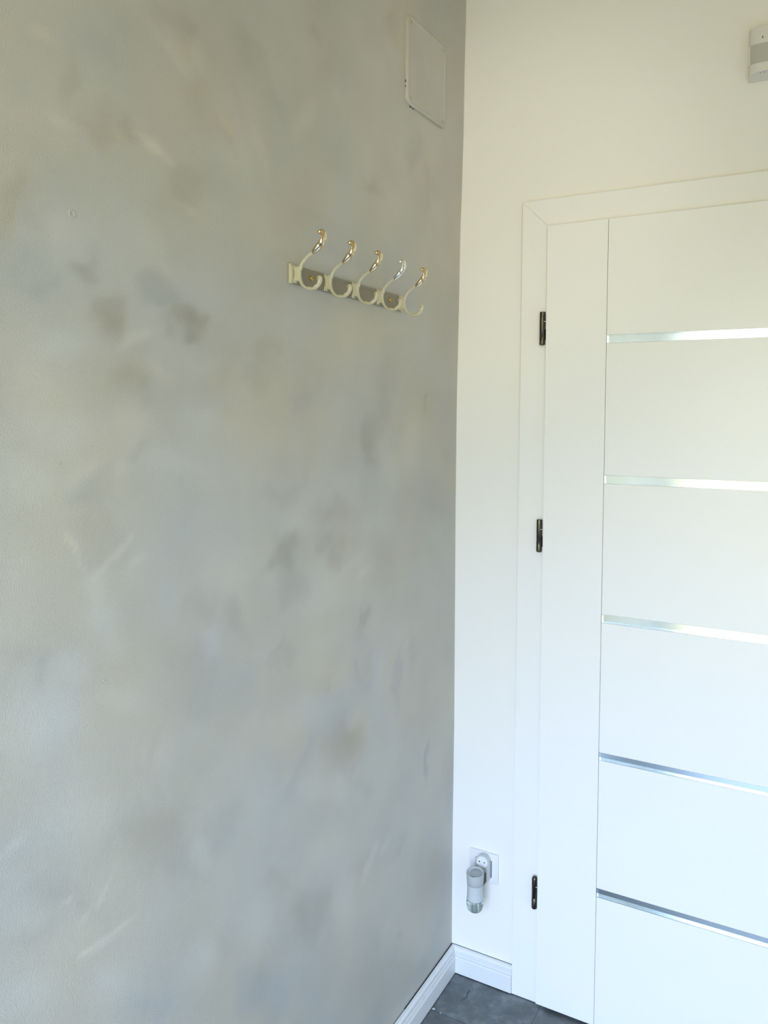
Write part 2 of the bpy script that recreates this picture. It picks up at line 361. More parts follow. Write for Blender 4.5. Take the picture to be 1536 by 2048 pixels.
(-1.26, 1.474, 28.651, 12.227, 16.481, -68.47, 0.05, -0.3, 1.2),
(-1.169, 1.539, 24.415, 11.528, 6.983, -25.631, 0.06, 0, 1.3),
(-1.189, 1.481, 31.865, 22.78, 33.94, -85.366, 0.04, -0.2, 1.2),
(-1.119, 1.486, 18.76, -4.61, -7.409, -42.944, 0.05, -0.3, 1.2),
(-1.031, 1.555, 17.049, -0.015, 0.205, -30.89, 0.04, -0.2, 1.1),
(-1.283, 1.381, 168.358, 97.458, 15.516, -50.155, 0.1, 0.5, 1.8),
(-1.265, 1.347, 188.987, 126.57, 19.879, -56.009, 0.07, 0, 1.6),
(-1.199, 1.36, 100.019, -127.041, -18.284, -22.834, 0.08, -0.1, 1.8),
(-1.231, 1.331, 113.684, -157.879, -46.546, -52.052, 0.07, -0.2, 1.6),
(-1.246, 1.316, 52.541, -0.365, -7.579, -41.838, 0.06, -0.3, 1.4),
(-1.231, 1.271, 28.197, -0.184, -7.523, -35.057, 0.06, -0.5, 1.3),
(-1.213, 1.224, 36.52, -0.22, -13.163, -53.045, 0.05, -0.3, 1.2),
(-1.165, 1.339, 49.475, 33.313, 33.386, -116.358, 0.05, 0, 1.2),
(-1.311, 1.154, 16.757, 3.079, -4.256, -24.356, 0.05, -0.4, 1.2),
(-1.278, 1.212, 30.321, -0.238, -11.535, -42.631, 0.06, -0.5, 1.3),
(-1.364, 1.139, 23.22, -0.237, -6.862, -19.33, 0.05, -0.1, 1.1),
(-1.19, 1.137, 16.972, -9.329, -31.397, -52.71, 0.04, -0.3, 1.2),
(-1.007, 1.181, 40.845, -0.009, -7.219, -29.762, 0.05, -0.4, 1.4),
(-1.094, 1.273, 27.555, -11.022, -7.901, -20.411, 0.03, -0.2, 1.2),
(-0.982, 1.302, 15.869, 0.008, -3.124, -19.658, 0.04, 0.2, 1.1),
(-0.68, 1.193, 13.818, 0.124, -3.775, -19.63, 0.06, -0.3, 1.2),
(-0.751, 1.353, 19.989, 0.141, -4.311, -39.55, 0.04, 0, 1.2),
(-1.029, 0.825, 45.993, 10.242, -12.437, -34.284, 0.08, -0.2, 1.6),
(-1.014, 0.656, 40.104, 12.503, -11.416, -28.027, 0.06, -0.3, 1.4),
(-1.038, 0.641, 36.245, 19.603, -5.211, -25.509, 0.05, -0.3, 1.3),
(-1.233, 0.867, 152.075, -103.768, -27.272, -31.622, 0.07, -0.1, 1.6),
(-1.263, 0.851, 132.777, -132.676, -47.49, -47.286, 0.06, -0.1, 1.5),
(-1.288, 0.882, 359.799, 176.296, -2.457, -47.728, 0.06, 0, 1.5),
(-1.231, 0.802, 23.463, 14.338, 9.798, -179.333, 0.11, 0, 1.8),
(-1.263, 0.802, 89.307, 53.173, 10.362, -183.799, 0.05, 0, 1.5),
(-1.187, 0.803, 63.734, 37.547, -2.169, -216.382, 0.04, 0, 1.3),
(-1.293, 0.889, 46.154, 12.051, -53.868, -173.501, 0.06, 0, 1.4),
(-1.351, 0.904, 38.85, 12.554, -10.738, -47.28, 0.05, 0, 1.2),
(-1.207, 0.718, 21.304, -0.123, -21.095, -33.213, 0.05, -0.3, 1.2),
(-1.352, 0.798, 27.483, 12.262, -4.098, -32.519, 0.05, -0.2, 1.2),
(-1.376, 1.008, 38.871, 24.578, 34.677, -119.48, 0.06, 0, 1.3),
(-1.272, 1.008, 16.999, -0.129, -10.293, -23.696, 0.04, 0, 1.1),
(-0.47, 0.537, 44.953, -47.902, -12.489, -18.376, 0.07, -0.2, 1.6),
(-0.4, 0.545, 41.574, -68.993, -24.171, -34.364, 0.05, -0.1, 1.5),
(-0.637, 0.647, 13.08, 0.131, -8.987, -18.724, 0.05, -0.2, 1.2),
(-0.648, 0.779, 10.608, 0.104, -13.924, -33.824, 0.05, -0.1, 1.4),
(-0.577, 0.496, 24.509, 0.286, -12.242, -22.548, 0.03, -0.1, 1),
(-0.872, 0.619, 26.138, 0.092, -12.029, -21.255, 0.05, -0.1, 1.3),
(-0.835, 0.837, 10.901, 0.05, -7.417, -17.534, 0.04, -0.2, 1.1),
(-0.722, 0.971, 9.61, 0.075, -7.98, -24.847, 0.04, -0.5, 1.2),
(-0.641, 1.019, 13.216, 0.133, -8.96, -31.797, 0.03, 0.7, 1),
(-0.519, 0.872, 23.256, 0.312, -7.529, -22.27, 0.02, 0.5, 1),
(-0.442, 0.986, 29.319, -4.891, -6.756, -21.502, 0.05, -0.5, 1.4),
(-0.565, 1.236, 11.266, 16.478, 30.314, -81.328, 0.04, 0.1, 1.3),
(-0.502, 1.215, 18.564, 31.401, 51.472, -114.252, 0.05, 0.1, 1.5),
(-0.447, 1.309, 14.547, 0.227, -3.346, -29.215, 0.04, 0.1, 1.1),
(-0.668, 1.867, 19.313, -11.309, -1.451, -59.218, 0.06, -0.2, 1.2),
(-0.573, 1.858, 21.735, -13.38, -1.813, -64.296, 0.05, -0.2, 1.2),
(-0.729, 1.895, 7.398, 0.057, 8.554, -43.463, 0.03, -0.4, 1.1),
(-0.614, 1.999, 13.05, 0.145, 3.929, -16.382, 0.03, -0.3, 1.1),
(-0.452, 2.313, 27.761, 0.442, 5.7, -15.268, 0.04, 0.1, 1.1),
(-0.347, 1.771, 6.654, 0.124, 4.465, -42.591, 0.03, 0.3, 1),
(-0.571, 1.716, 8.281, 0.101, 1.68, -18.977, 0.03, 0.3, 1.1),
(-0.816, 1.51, 10.032, -6.08, -8.097, -33.74, 0.03, 0, 1.1),
(-0.264, 1.498, 23.06, 0.482, -0.338, -16.226, 0.04, 0.1, 1.1),
(-0.414, 1.398, 14.103, 0.234, -1.218, -17.314, 0.04, -0.1, 1.1),
(-0.753, 1.738, 20.209, 0.142, 1.928, -17.49, 0.03, -0.1, 1.1)]

OFF = [(0, -.003), (.41, -.004), (.69, -.003), (.96, -.0045), (1.3, -.0064), (1.6, -.0064), (1.86, -.0032), (2.07, -.0014), (2.15, .001), (2.33, .0046), (2.5, .0055), (2.65, .008), (2.78, .009)]
ys = np.concatenate([np.linspace(0, -1.62, 232), np.linspace(-1.68, ROOM_Y, 24)]); zs = np.linspace(0, ROOM_Z, 372)
Y, Z = np.meshgrid(ys, zs, indexing='ij'); ny, nz = Y.shape
off = np.interp(Z, [o[0] for o in OFF], [o[1] for o in OFF])
fall = np.clip(1-(-Y-.06)/.38, 0, 1); fall = fall*fall*(3-2*fall)
low = np.clip((.16-Z)/.06, 0, 1); fall_low = np.clip(1-(-Y-.45)/.15, 0, 1)
X = off*fall*(1-low) + low*(-.0028)*fall_low
tone = np.full(Y.shape, 1.0); hue = np.full(Y.shape, .5); smooth_ = np.ones(Y.shape)
def fbm(s, ax, az, seed):
    rng = np.random.RandomState(seed); acc = np.zeros(Y.shape)
    for k in range(26):
        th = rng.uniform(0, 2*np.pi); f = s*rng.uniform(.5, 1.6)
        acc += np.sin(f*(np.cos(th)*Y*ax+np.sin(th)*Z*az)+rng.uniform(0, 6.28)+1.4*np.sin(f*.6*(np.sin(th)*Y-np.cos(th)*Z)+rng.uniform(0, 6)))
    return acc/math.sqrt(13)
WY = .0075*fbm(45, 1, 1, 11)+.0035*fbm(120, 1, 1, 13); WZ = .0075*fbm(45, 1, 1, 12)+.0035*fbm(120, 1, 1, 14)
for (cy, cz, a, b, c, d, amp, tint, sh) in BLOBS:
    kw = 1 if amp < 0 else .25; dy, dz = Y-cy+kw*WY, Z-cz+kw*WZ; u = a*dy+b*dz; v = c*dy+d*dz
    rr = np.sqrt(u*u+v*v)
    wob = 1
    wgt = np.exp(-np.power(rr/(1.0*wob), 2.3*sh)*.9)
    tone += amp*GAIN*wgt if (GAIN := 1.45) else 0; hue += tint*.30*wgt
# diagonal brush marks, a few centimetres wide
tone += .016*fbm(14, 1, 1, 1)+.012*fbm(34, 1, 1, 2); hue += .06*fbm(11, 1, 1, 3)
# smooth filler patch around an old screw hole
PY, PZ = -1.279, 1.79
q = ((Y-PY)/.034)**2+((Z-PZ)/.062)**2
q2 = np.maximum(q, 0); smooth_ *= 1-.85*np.exp(-q2**2.5)
X += .0011*np.exp(-q2**3)
smooth_ *= np.clip(.35+.65*(-Y)/.9, .35, 1)*.62
me = bpy.data.meshes.new('wall_left')
co_ = np.stack([X, Y, Z], -1).reshape(-1, 3)
idx = np.arange(ny*nz).reshape(ny, nz)
faces = np.stack([idx[:-1, :-1], idx[:-1, 1:], idx[1:, 1:], idx[1:, :-1]], -1).reshape(-1, 4)
nv = len(co_)
back = np.array([[-.12, 0, 0], [-.12, 0, ROOM_Z], [-.12, ROOM_Y, ROOM_Z], [-.12, ROOM_Y, 0]])
verts = np.concatenate([co_, back])
me.from_pydata(verts.tolist(), [], faces[:, ::-1].tolist()+[[nv, nv+1, nv+2, nv+3]])
me.update()
at = me.attributes.new('wash', 'FLOAT_VECTOR', 'POINT')
wa = np.ones((len(verts), 3)); wa[:nv, 0] = tone.ravel(); wa[:nv, 1] = hue.ravel(); wa[:nv, 2] = smooth_.ravel()
at.data.foreach_set('vector', wa.ravel())
me.materials.append(M['wash']); me.polygons.foreach_set('use_smooth', [True]*len(me.polygons))
wl = link(bpy.data.objects.new('wall_left', me)); wl['kind'] = 'structure'

# small details of the plaster: dimple of the old screw hole and tiny paint nibs
def nib(y, z, r, h, name):
    b = B(); lathe(b, [(r, -.0006), (r*.9, h*.5), (r*.55, h*.9), (0.00001, h)], (0.0004, y, z), 'x', 14)
    obj(name, b, M['wash_panel'], wl, smooth=True)
bm = B(); lathe(bm, [(.0062, -.001), (.0056, .0006), (.0046, .0010), (.0036, .0004), (.00001, -.0004)], (.0011, -1.2792, 1.8212), 'x', 20)
obj('filled_screw_hole', bm, M['wash_panel'], wl, smooth=True)
for (y, z) in ((-1.3007, 1.4886), (-1.2508, 1.5085), (-1.2298, 1.177), (-1.268, 1.93), (-1.1837, 2.02)): nib(y, z, .0014, .0012, 'paint_nib')

# ------------------------------------------------------------------ back wall with the door opening
DX0, DX1, DZ1 = .272, 1.072, 2.022
bm = B(); T = .14
box(bm, -.12, DX0, 0, T, 0, ROOM_Z); box(bm, DX1, ROOM_X+.12, 0, T, 0, ROOM_Z); box(bm, DX0, DX1, 0, T, DZ1, ROOM_Z)
obj('wall_back', bm, M['white_wall'], kind='structure')
bm = B(); box(bm, ROOM_X, ROOM_X+.12, ROOM_Y, 0, 0, ROOM_Z); obj('wall_right', bm, M['white_wall'], kind='structure')
bm = B(); y0, y1 = ROOM_Y-.2, ROOM_Y
box(bm, -.12, OP[0], y0, y1, 0, ROOM_Z); box(bm, OP[1], ROOM_X+.12, y0, y1, 0, ROOM_Z); box(bm, OP[0], OP[1], y0, y1, OP[3], ROOM_Z)
obj('wall_front', bm, M['white_wall'], kind='structure')
bm = B(); box(bm, -.12, ROOM_X+.12, ROOM_Y-.2, .9, ROOM_Z, ROOM_Z+.12); obj('ceiling', bm, M['ceiling'], kind='structure')
# unseen walls added behind the door to block light under it
bm = B(); box(bm, .0, 1.4, .86, .9, 0, ROOM_Z); box(bm, -.04, 0, T, .9, 0, ROOM_Z); box(bm, 1.4, 1.44, T, .9, 0, ROOM_Z)
obj('wall_light_block', bm, M['light_block'], kind='structure')

# ------------------------------------------------------------------ floor: bed + slate tiles
bm = B(); box(bm, -.12, ROOM_X+.12, ROOM_Y-.2, .9, -.10, -.0012)
floor = obj('floor', bm, M['grout'], kind='structure')
TS = .60; J = .0012; xs0, ys0 = .262-TS, -.171-TS*5
for i in range(4):
    for j in range(7):
        a0, a1 = max(xs0+i*TS+J/2, -.0+.0), min(xs0+(i+1)*TS-J/2, ROOM_X)
        b0, b1 = max(ys0+j*TS+J/2, ROOM_Y), min(ys0+(j+1)*TS-J/2, .86)
        if a1-a0 < .02 or b1-b0 < .02: continue
        bm = B(); box(bm, a0, a1, b0, b1, -.0011, random.choice((0, 0, -.0003)))
        obj('tile', bm, M['slate'], floor, bevel=.0006, seg=1)
def fleck(x, y, rx, ry, ang, m, name):
    bm = B(); n = 11; c, s = math.cos(ang), math.sin(ang); pts = []
    for k in range(n):
        a = 2*math.pi*k/n; rr = 1+random.uniform(-.25, .25); u, v = rx*rr*math.cos(a), ry*rr*math.sin(a)
        pts.append((x+u*c-v*s, y+u*s+v*c))
    prism(bm, pts, 0.0, .0006, 'z'); obj(name, bm, m, floor)
fleck(.0215, -.166, .0045, .003, .3, M['chalk'], 'paint_drop'); fleck(.043, -.170, .0022, .0012, .1, M['chalk'], 'paint_drop')
for k in range(7):
    t = k/6; fleck(.0735+.006*t+.003*math.sin(t*5), -.098+.040*t, .0011, .0042, .15, M['scratch'], 'scratch')

# ------------------------------------------------------------------ skirting boards
SK = [(0, .0734), (.0045, .0732), (.0078, .0722), (.0100, .0703), (.0112, .0675), (.0116, .0640), (.0110, .0610), (.0094, .0594), (.0094, .0582), (.0128, .0572), (.0136, .0545), (.0130, .0522), (.0108, .0508),
      (.0108, .0498), (.0142, .0488), (.0148, .0468), (.0158, .0455), (.0158, .0036), (.0150, .0026), (0, .0026)]
def dark_line(parent, x0, x1, y0, y1, z0, z1, name='dark_gap_strip'):  # black strip filling a gap; the floor-level ones paint in its shade
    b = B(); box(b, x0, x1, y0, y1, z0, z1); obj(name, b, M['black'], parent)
bm = B(); prism(bm, [(-t, z) for t, z in SK], lambda p: -p[0], .1792, 'x')
bb = obj('baseboard_back', bm, M['skirt'], kind='structure')
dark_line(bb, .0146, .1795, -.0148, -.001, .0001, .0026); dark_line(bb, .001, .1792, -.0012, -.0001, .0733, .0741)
bm = B(); prism(bm, SK, lambda p: -p[0], ROOM_Y+.001, 'y')
bl = obj('baseboard_left', bm, M['skirt'], kind='structure')
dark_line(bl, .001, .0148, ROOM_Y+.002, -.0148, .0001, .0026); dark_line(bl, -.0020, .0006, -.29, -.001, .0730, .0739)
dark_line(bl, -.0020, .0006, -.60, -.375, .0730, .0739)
bm = B(); prism(bm, [(-t, z) for t, z in SK], 1.1665, ROOM_X-.0001, 'x'); obj('baseboard_back', bm, M['skirt'], kind='structure')

# ------------------------------------------------------------------ door: frame, casing, leaf with panels and aluminium inlays, hinges
door = empty('door_1', (.67, 0, 0), kind='structure', label='white flush panel door with thin aluminium inlay strips')
YC, YL = -.012, -.024
XO, XI, ZO, ZI = .1797, .262, 2.1151, 2.033
cx_o, cx_i = 1.1652, 1.083
bm = B(); prism(bm, [(XO, .0018), (XI, .0018), (XI, ZI-.0002), (XO, ZO-.0002)], YC, 0, 'y'); obj('casing', bm, M['frame'], door, bevel=.0006)
bm = B(); prism(bm, [(XO+.0001, ZO), (XI+.0001, ZI), (cx_i-.0001, ZI), (cx_o-.0001, ZO)], YC, 0, 'y'); obj('casing', bm, M['frame'], door, bevel=.0006)
bm = B(); prism(bm, [(cx_o, 0), (cx_i, 0), (cx_i, ZI-.0002), (cx_o, ZO-.0002)], YC, 0, 'y'); obj('casing', bm, M['frame'], door, bevel=.0006)
bm = B(); box(bm, XI, DX0, YC, T, 0, ZI); box(bm, DX1, cx_i, YC, T, 0, ZI); box(bm, DX0, DX1, YC, T, 2.022, ZI)
obj('door_lining', bm, M['frame'], door)
GX_ = .4047; LX0, LX1, LZ0, LZ1 = .2505, 1.0945, .008, 2.045
GX = .4047; RX = 1.0945-(.4047-.2505)
leaf = B()
box(leaf, LX0, LX1, YL+.0105, -.0121, LZ0, LZ1); box(leaf, .276, 1.069, -.012, .016, LZ0, 2.018)
box(leaf, GX_-.0012, GX_+.00033, YL+.0048, YL+.0106, LZ0+.001, LZ1-.001)
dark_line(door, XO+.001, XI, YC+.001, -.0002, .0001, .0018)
leaf_o = obj('door_leaf', leaf, M['door'], door)
S = [(1.76093, 1.74089), (1.41385, 1.39358), (1.0658, 1.04482), (.71593, .69565), (.36696, .34371)]
g = .0006
for x0, x1 in ((LX0, GX-g), (RX+g, LX1)):
    bm = B(); box(bm, x0, x1, YL, YL+.011, LZ0, LZ1); obj('stile', bm, M['door'], leaf_o, bevel=.0009)
edges = [LZ1]+[v for s in S for v in s]+[LZ0]
for k in range(0, len(edges), 2):
    bm = B(); box(bm, GX+g, RX-g, YL, YL+.011, edges[k+1], edges[k]); obj('panel', bm, M['door'], leaf_o, bevel=.0006)
for zt, zb in S:     # shallow U-channel of brushed aluminium
    bm = B(); d = YL+.0085; t_ = .0011; x0, x1 = GX+.0004, RX-.0004
    box(bm, x0, x1, d, d+.0015, zb+.0002, zt-.0002)
    box(bm, x0, x1, YL+.0004, d, zt-.0002-t_, zt-.0002); box(bm, x0, x1, YL+.0004, d, zb+.0002, zb+.0002+t_)
    box(bm, x0, x0+t_, YL+.0004, d, zb+t_, zt-t_); box(bm, x1-t_, x1, YL+.0004, d, zb+t_, zt-t_)
    o = obj('metal_strip', bm, M['alu'], leaf_o, label='brushed aluminium inlay strip')
# lever handle on the lock side
bm = B(); lathe(bm, [(.025, 0), (.025, -.006), (.022, -.008), (.009, -.009), (.009, -.045), (.0001, -.045)], (1.035, YL, 1.03), 'y', 28)
box(bm, .92, 1.043, YL-.052, YL-.038, 1.022, 1.038); obj('door_handle', bm, M['steel'], door, bevel=.002)
for (zb, zt, xc) in ((1.742, 1.8275, .2405), (1.2075, 1.293, .2405), (.262, .349, .2425)):
    R = .0072; bm = B(); yc = YC-.0098
    prof = [(0.0001, zb), (R*.75, zb), (R*.95, zb+.0016), (R, zb+.003), (R, (zb+zt)/2-.0147), (R*.93, (zb+zt)/2-.0142), (R, (zb+zt)/2-.0137), (R, zt-.002), (R*.95, zt-.0008), (0.0001, zt)]
    if zb < .5: prof = prof[:7]+[(R, zt-.008), (R*.86, zt-.0035), (R*.5, zt-.0008), (0.0001, zt)]
    lathe(bm, prof, (xc, yc, 0), 'z', 28)
    h = obj('hinge', bm, M['steel'], door, smooth=True, label='dark gunmetal barrel hinge')
    for f in h.data.polygons: f.use_smooth = abs(f.normal.z) < .9
    b = B(); box(b, xc+.002, .2515, yc+.002, YC-.0001, zb+.014, zb+.040); box(b, xc-.006, xc+.004, yc+.003, YC+.0, zb+.050, zb+.076)
    obj('hinge_leaf', b, M['black'], h)
    b = B(); zc = zb+(zt-zb)*.70; lathe(b, [(.0001, 0), (.0013, 0), (.0013, .005), (.0001, .005)], (xc+.0052, yc-.0045, zc), 'x', 12)
    obj('grub_screw', b, M['screw_bright'], h)

# ------------------------------------------------------------------ painted access panel high on the left wall
def panel_outline(cy, cz, w, h, r):
    pts = rrect(cy, cz, w, h, r, 5); out = []
    for k, (a, b) in enumerate(pts): out.append((a+.0007*math.sin(k*2.1), b+.0008*math.cos(k*1.7)))
    return out
ap = empty('access_panel', (0, -.230, 2.395), label='painted square inspection cover set high on the limewashed wall', cat='panel')
PYc, PZc, PW, PH = -.2305, 2.3965, .205, .207
def xo(y, z):
    o = np.interp(z, [q_[0] for q_ in OFF], [q_[1] for q_ in OFF]); f = min(max(1-(-y-.06)/.38, 0), 1); return o*f*f*(3-2*f)
def shell(bm, outs, xs_):
    rings = []
    for pts, xx in zip(outs, xs_):
        rings.append([bm.verts.new((xx+xo(y, z), y, z)) for y, z in pts])
    n = len(rings[0])
    for a, b in zip(rings, rings[1:]):
        for k in range(n): bm.faces.new((a[k], a[(k+1) % n], b[(k+1) % n], b[k]))
    bm.faces.new(rings[-1])
ins = lambda d: panel_outline(PYc, PZc, PW-2*d, PH-2*d, max(.018-d, .004))
bm = B(); shell(bm, [ins(0), ins(0), ins(.0012), ins(.006), ins(.0095), ins(.012)], [-.006, .0052, .0068, .0068, .0048, .0044])
obj('cover_plate', bm, M['wash_panel'], ap, smooth=True)
for (py_, pz_, hy, hz) in ((-.3335, 2.343, .0008, .003), (-.3330, 2.331, .0008, .002), (-.3290, 2.3055, .0022, .0018), (-.3080, 2.2918, .004, .0013), (-.2950, 2.2914, .002, .001)):
    b = B(); x_ = xo(py_, pz_); box(b, x_-.002, x_+.0022, py_-hy, py_+hy, pz_-hz, pz_+hz); obj('paint_crack', b, M['dark'], ap)
for sy, sz in ((-1, 1), (1, 1), (1, -1), (-1, -1)):
    y, z = PYc+sy*(PW/2-.0155), PZc+sz*(PH/2-.0155); x = .0048+xo(y, z)
    bm = B(); lathe(bm, [(.0052, -.001), (.0050, .0012), (.0036, .0018), (.0016, .0019)], (x, y, z), 'x', 18)
    s = obj('cover_screw', bm, M['wash_panel'], ap, smooth=True)
    bm = B(); lathe(bm, [(.0018, .0005), (.0016, .0022)], (x, y, z), 'x', 10); obj('screw_slot', bm, M['dark'], s)

# ------------------------------------------------------------------ coat rack
rack = empty('coat_rack', (0, -.57, 1.8208), label='cream enamel wall rail with five curved double coat hooks with gilded tips', cat='coat rack')
RZ = 1.8208; RY0, RY1 = -.7925, -.3440
def rail_prof(hh, d0, d1):
    pts = [(0.0006, RZ-hh)]
    for k in range(9):
        a = -1+2*k/8; pts.append((d0+(d1-d0)*(1-a*a), RZ+a*hh))
    pts.append((.0006, RZ+hh)); return pts
bm = B(); prism(bm, rail_prof(.0172, .0045, .0072), RY0+.003, RY1-.003, 'y'); obj('rail', bm, M['rail'], rack, bevel=.0006)
for a, b in ((RY0, RY0+.007), (RY1-.007, RY1)):
    bm = B(); prism(bm, rail_prof(.0185, .0050, .0082), a, b, 'y'); obj('end_cap', bm, M['enamel'], rack, bevel=.0008)
UP = [(.0191, 1.8280), (.0213, 1.8380), (.0279, 1.8454), (.0356, 1.8519), (.0454, 1.8573), (.0487, 1.8588), (.0563, 1.8644), (.0627, 1.8709), (.0675, 1.8775), (.0702, 1.8853), (.0691, 1.8925), (.0650, 1.8958), (.0612, 1.8940)]
LO = [(.0191, 1.8340), (.0171, 1.8228), (.0181, 1.8118), (.0226, 1.8015), (.0315, 1.794), (.0414, 1.7906), (.0513, 1.7913), (.0588, 1.7961), (.0631, 1.802), (.0647, 1.8082), (.0628, 1.8118), (.0600, 1.8105)]
def sweep(bm, path, rad, n=14, mi=0, yc=0):
    """path in the x-z plane; rad(i, t) -> (half width along y, half thickness)"""
    rings = []
    N_ = len(path)
    for i, p in enumerate(path):
        a = path[max(i-1, 0)]; b = path[min(i+1, N_-1)]; d = (b-a).normalized(); nn = Vector((-d.y, d.x))
        wy, wn = rad(i/(N_-1)); ring = []
        for k in range(n):
            th = 2*math.pi*k/n; bump_ = 1
            ring.append(bm.verts.new((p.x+nn.x*wn*math.sin(th), yc+wy*math.cos(th), p.y+nn.y*wn*math.sin(th))))
        rings.append(ring)
    for a, b in zip(rings, rings[1:]):
        for k in range(n): bm.faces.new((a[k], a[(k+1) % n], b[(k+1) % n], b[k])).material_index = mi
    bm.faces.new(rings[0]).material_index = mi; bm.faces.new(rings[-1]).material_index = mi
ups = spline(UP, 6); los = spline(LO, 6)
cut = 4*6+2
def hook_mesh():
    bm = B()
    sweep(bm, ups[:cut+1], lambda t: (.0040-.0006*t, .0027-.0002*t), 16)
    sweep(bm, los, lambda t: (.0040+.0012*math.sin(math.pi*min(1, t*1.02))**2, .0025-.0003*t), 16)
    # scroll at the lower end
    for s in (-1, 1):
        lathe(bm, [(.0001, 0), (.0028, 0), (.0036, .0010), (.0036, .0032), (.0014, .0036), (.0012, .0026), (.0001, .0026)] if s > 0 else [(.0001, 0), (.0028, 0), (.0036, -.0010), (.0036, -.0032), (.0014, -.0036), (.0012, -.0026), (.0001, -.0026)], (.0612, 0, 1.8096), 'y', 18)
    lathe(bm, [(.0001, -.00372), (.0013, -.00372), (.0013, -.0027), (.0001, -.0027)], (.0609, 0, 1.8099), 'y', 12, 1)
    return bm
def leaf_mesh():
    bm = B(); seg = los[26:62]; N_ = len(seg); rows = []
    for i, p in enumerate(seg):
        t = i/(N_-1); a = seg[max(i-1, 0)]; b = seg[min(i+1, N_-1)]; d = (b-a).normalized(); nn = Vector((-d.y, d.x))
        w_ = .0052*math.sin(math.pi*(.10+.80*t))**.6*(1+.16*math.sin(t*22)); row = []
        for k in range(7):
            u = -1+2*k/6; hh = .0024+.0013*(1-u*u)+.0004*math.cos(u*9)+.0003*math.sin(t*22)
            row.append(bm.verts.new((p.x+nn.x*hh, w_*u, p.y+nn.y*hh)))
        for k in (6, 0):
            row.append(bm.verts.new((p.x, w_*(1 if k else -1)*.8, p.y)))
        rows.append(row)
    for a, b in zip(rows, rows[1:]):
        n = len(a)
        for k in range(n): bm.faces.new((a[k], a[(k+1) % n], b[(k+1) % n], b[k]))
    bm.faces.new(rows[0]); bm.faces.new(rows[-1]); return bm
def tip_mesh():
    bm = B(); P = ups[cut:]; P = [P[i].lerp(P[i+1], t) for i in range(len(P)-1) for t in (0, .5)]+[P[-1]]
    N_ = len(P); n = 28; rings = []
    for i, p in enumerate(P):
        t = i/(N_-1); a = P[max(i-1, 0)]; b = P[min(i+1, N_-1)]; d = (b-a).normalized(); nn = Vector((-d.y, d.x))
        env = .0038+.0030*math.sin(math.pi*min(1, t*1.15)**.9)
        ring = []
        for k in range(n):
            th = 2*math.pi*k/n
            rib = 1+.10*math.sin(2*th+t*13)*math.sin(math.pi*min(1, t+.08))+.07*abs(math.sin(t*13+math.cos(th)*1.6))+.06*math.cos(3*th+t*4)+(.07*math.cos(6*th)*math.sin(t*46) if t > .3 else 0)
            ring.append(bm.verts.new((p.x+nn.x*env*.74*rib*math.sin(th), env*1.12*rib*math.cos(th), p.y+nn.y*env*.74*rib*math.sin(th))))
        rings.append(ring)
    for a, b in zip(rings, rings[1:]):
        t = rings.index(a)/(N_-1)
        for k in range(n):
            f = bm.faces.new((a[k], a[(k+1) % n], b[(k+1) % n], b[k])); th = 2*math.pi*k/n
            if (t < .62 and abs(math.sin(1.5*th+t*6.5+.4)) < .20*(1-t)+.06) or (t >= .3 and math.cos(6*th)*math.sin(t*46) < -.93): f.material_index = 1
    bm.faces.new(rings[0]); bm.faces.new(rings[-1])
    c = P[-1]
    lathe(bm, [(.0001, -.0046), (.0022, -.0043), (.0035, -.0028), (.0039, 0), (.0035, .0028), (.0022, .0043), (.0001, .0046)], (c.x+.0006, 0, c.y-.0002), 'y', 18)
    return bm
def mount_mesh():
    bm = B(); n = 10; pts = []
    for k in range(n+1):       # concave top and bottom, like a waisted block
        t = k/n; pts.append((.0052+.0122*t, .0158-.0030*math.sin(math.pi*t)-.0006*t))
    out = [(x, RZ+h) for x, h in pts]+[(x, RZ-h) for x, h in reversed(pts)]
    prism(bm, out, -.0042, .0042, 'y')
    box(bm, .0050, .0068, -.0055, .0055, RZ-.0168, RZ+.0168); return bm
def hooks():
    hm = None
    for k in range(5):
        y = -.7790+k*.1052
        if k == 0:
            h = obj('hook', hook_mesh(), [M['enamel'], M['black']], rack, smooth=True); h.location.y = y
            parts = []
            for nm, b_, m_, sm in (('hook_leaf', leaf_mesh(), M['enamel'], True), ('gilded_tip', tip_mesh(), [M['gilt'], M['patina']], True), ('hook_mount', mount_mesh(), M['enamel'], False)):
                o = obj(nm, b_, m_, None, smooth=sm, bevel=0 if sm else .0008); o.parent = h; parts.append(o)
            hm = h
        else:
            h = hm.copy(); COL.objects.link(h); h.location.y = y
            for o in parts:
                c = o.copy(); c.parent = h
                if k == 3 and o.name.startswith('gilded_tip'):
                    c.data = o.data.copy(); c.data.materials[0] = M['gilt_worn']; c['label'] = 'gilded tip worn pale silver at the end'
                COL.objects.link(c)
hooks()
for y in (-.7264, -.4106):
    bm = B(); lathe(bm, [(.0052, 0), (.0052, .0012), (.0046, .0028), (.0030, .0038), (.0001, .0042)], (.0068, y, 1.8215), 'x', 22)
    s = obj('screw', bm, M['brass'], rack, smooth=True, label='brass fixing screw')
    bm = B(); box(bm, .0104, .0113, y-.0035, y+.0035, 1.8211, 1.8219); obj('screw_slot', bm, M['dark'], s)

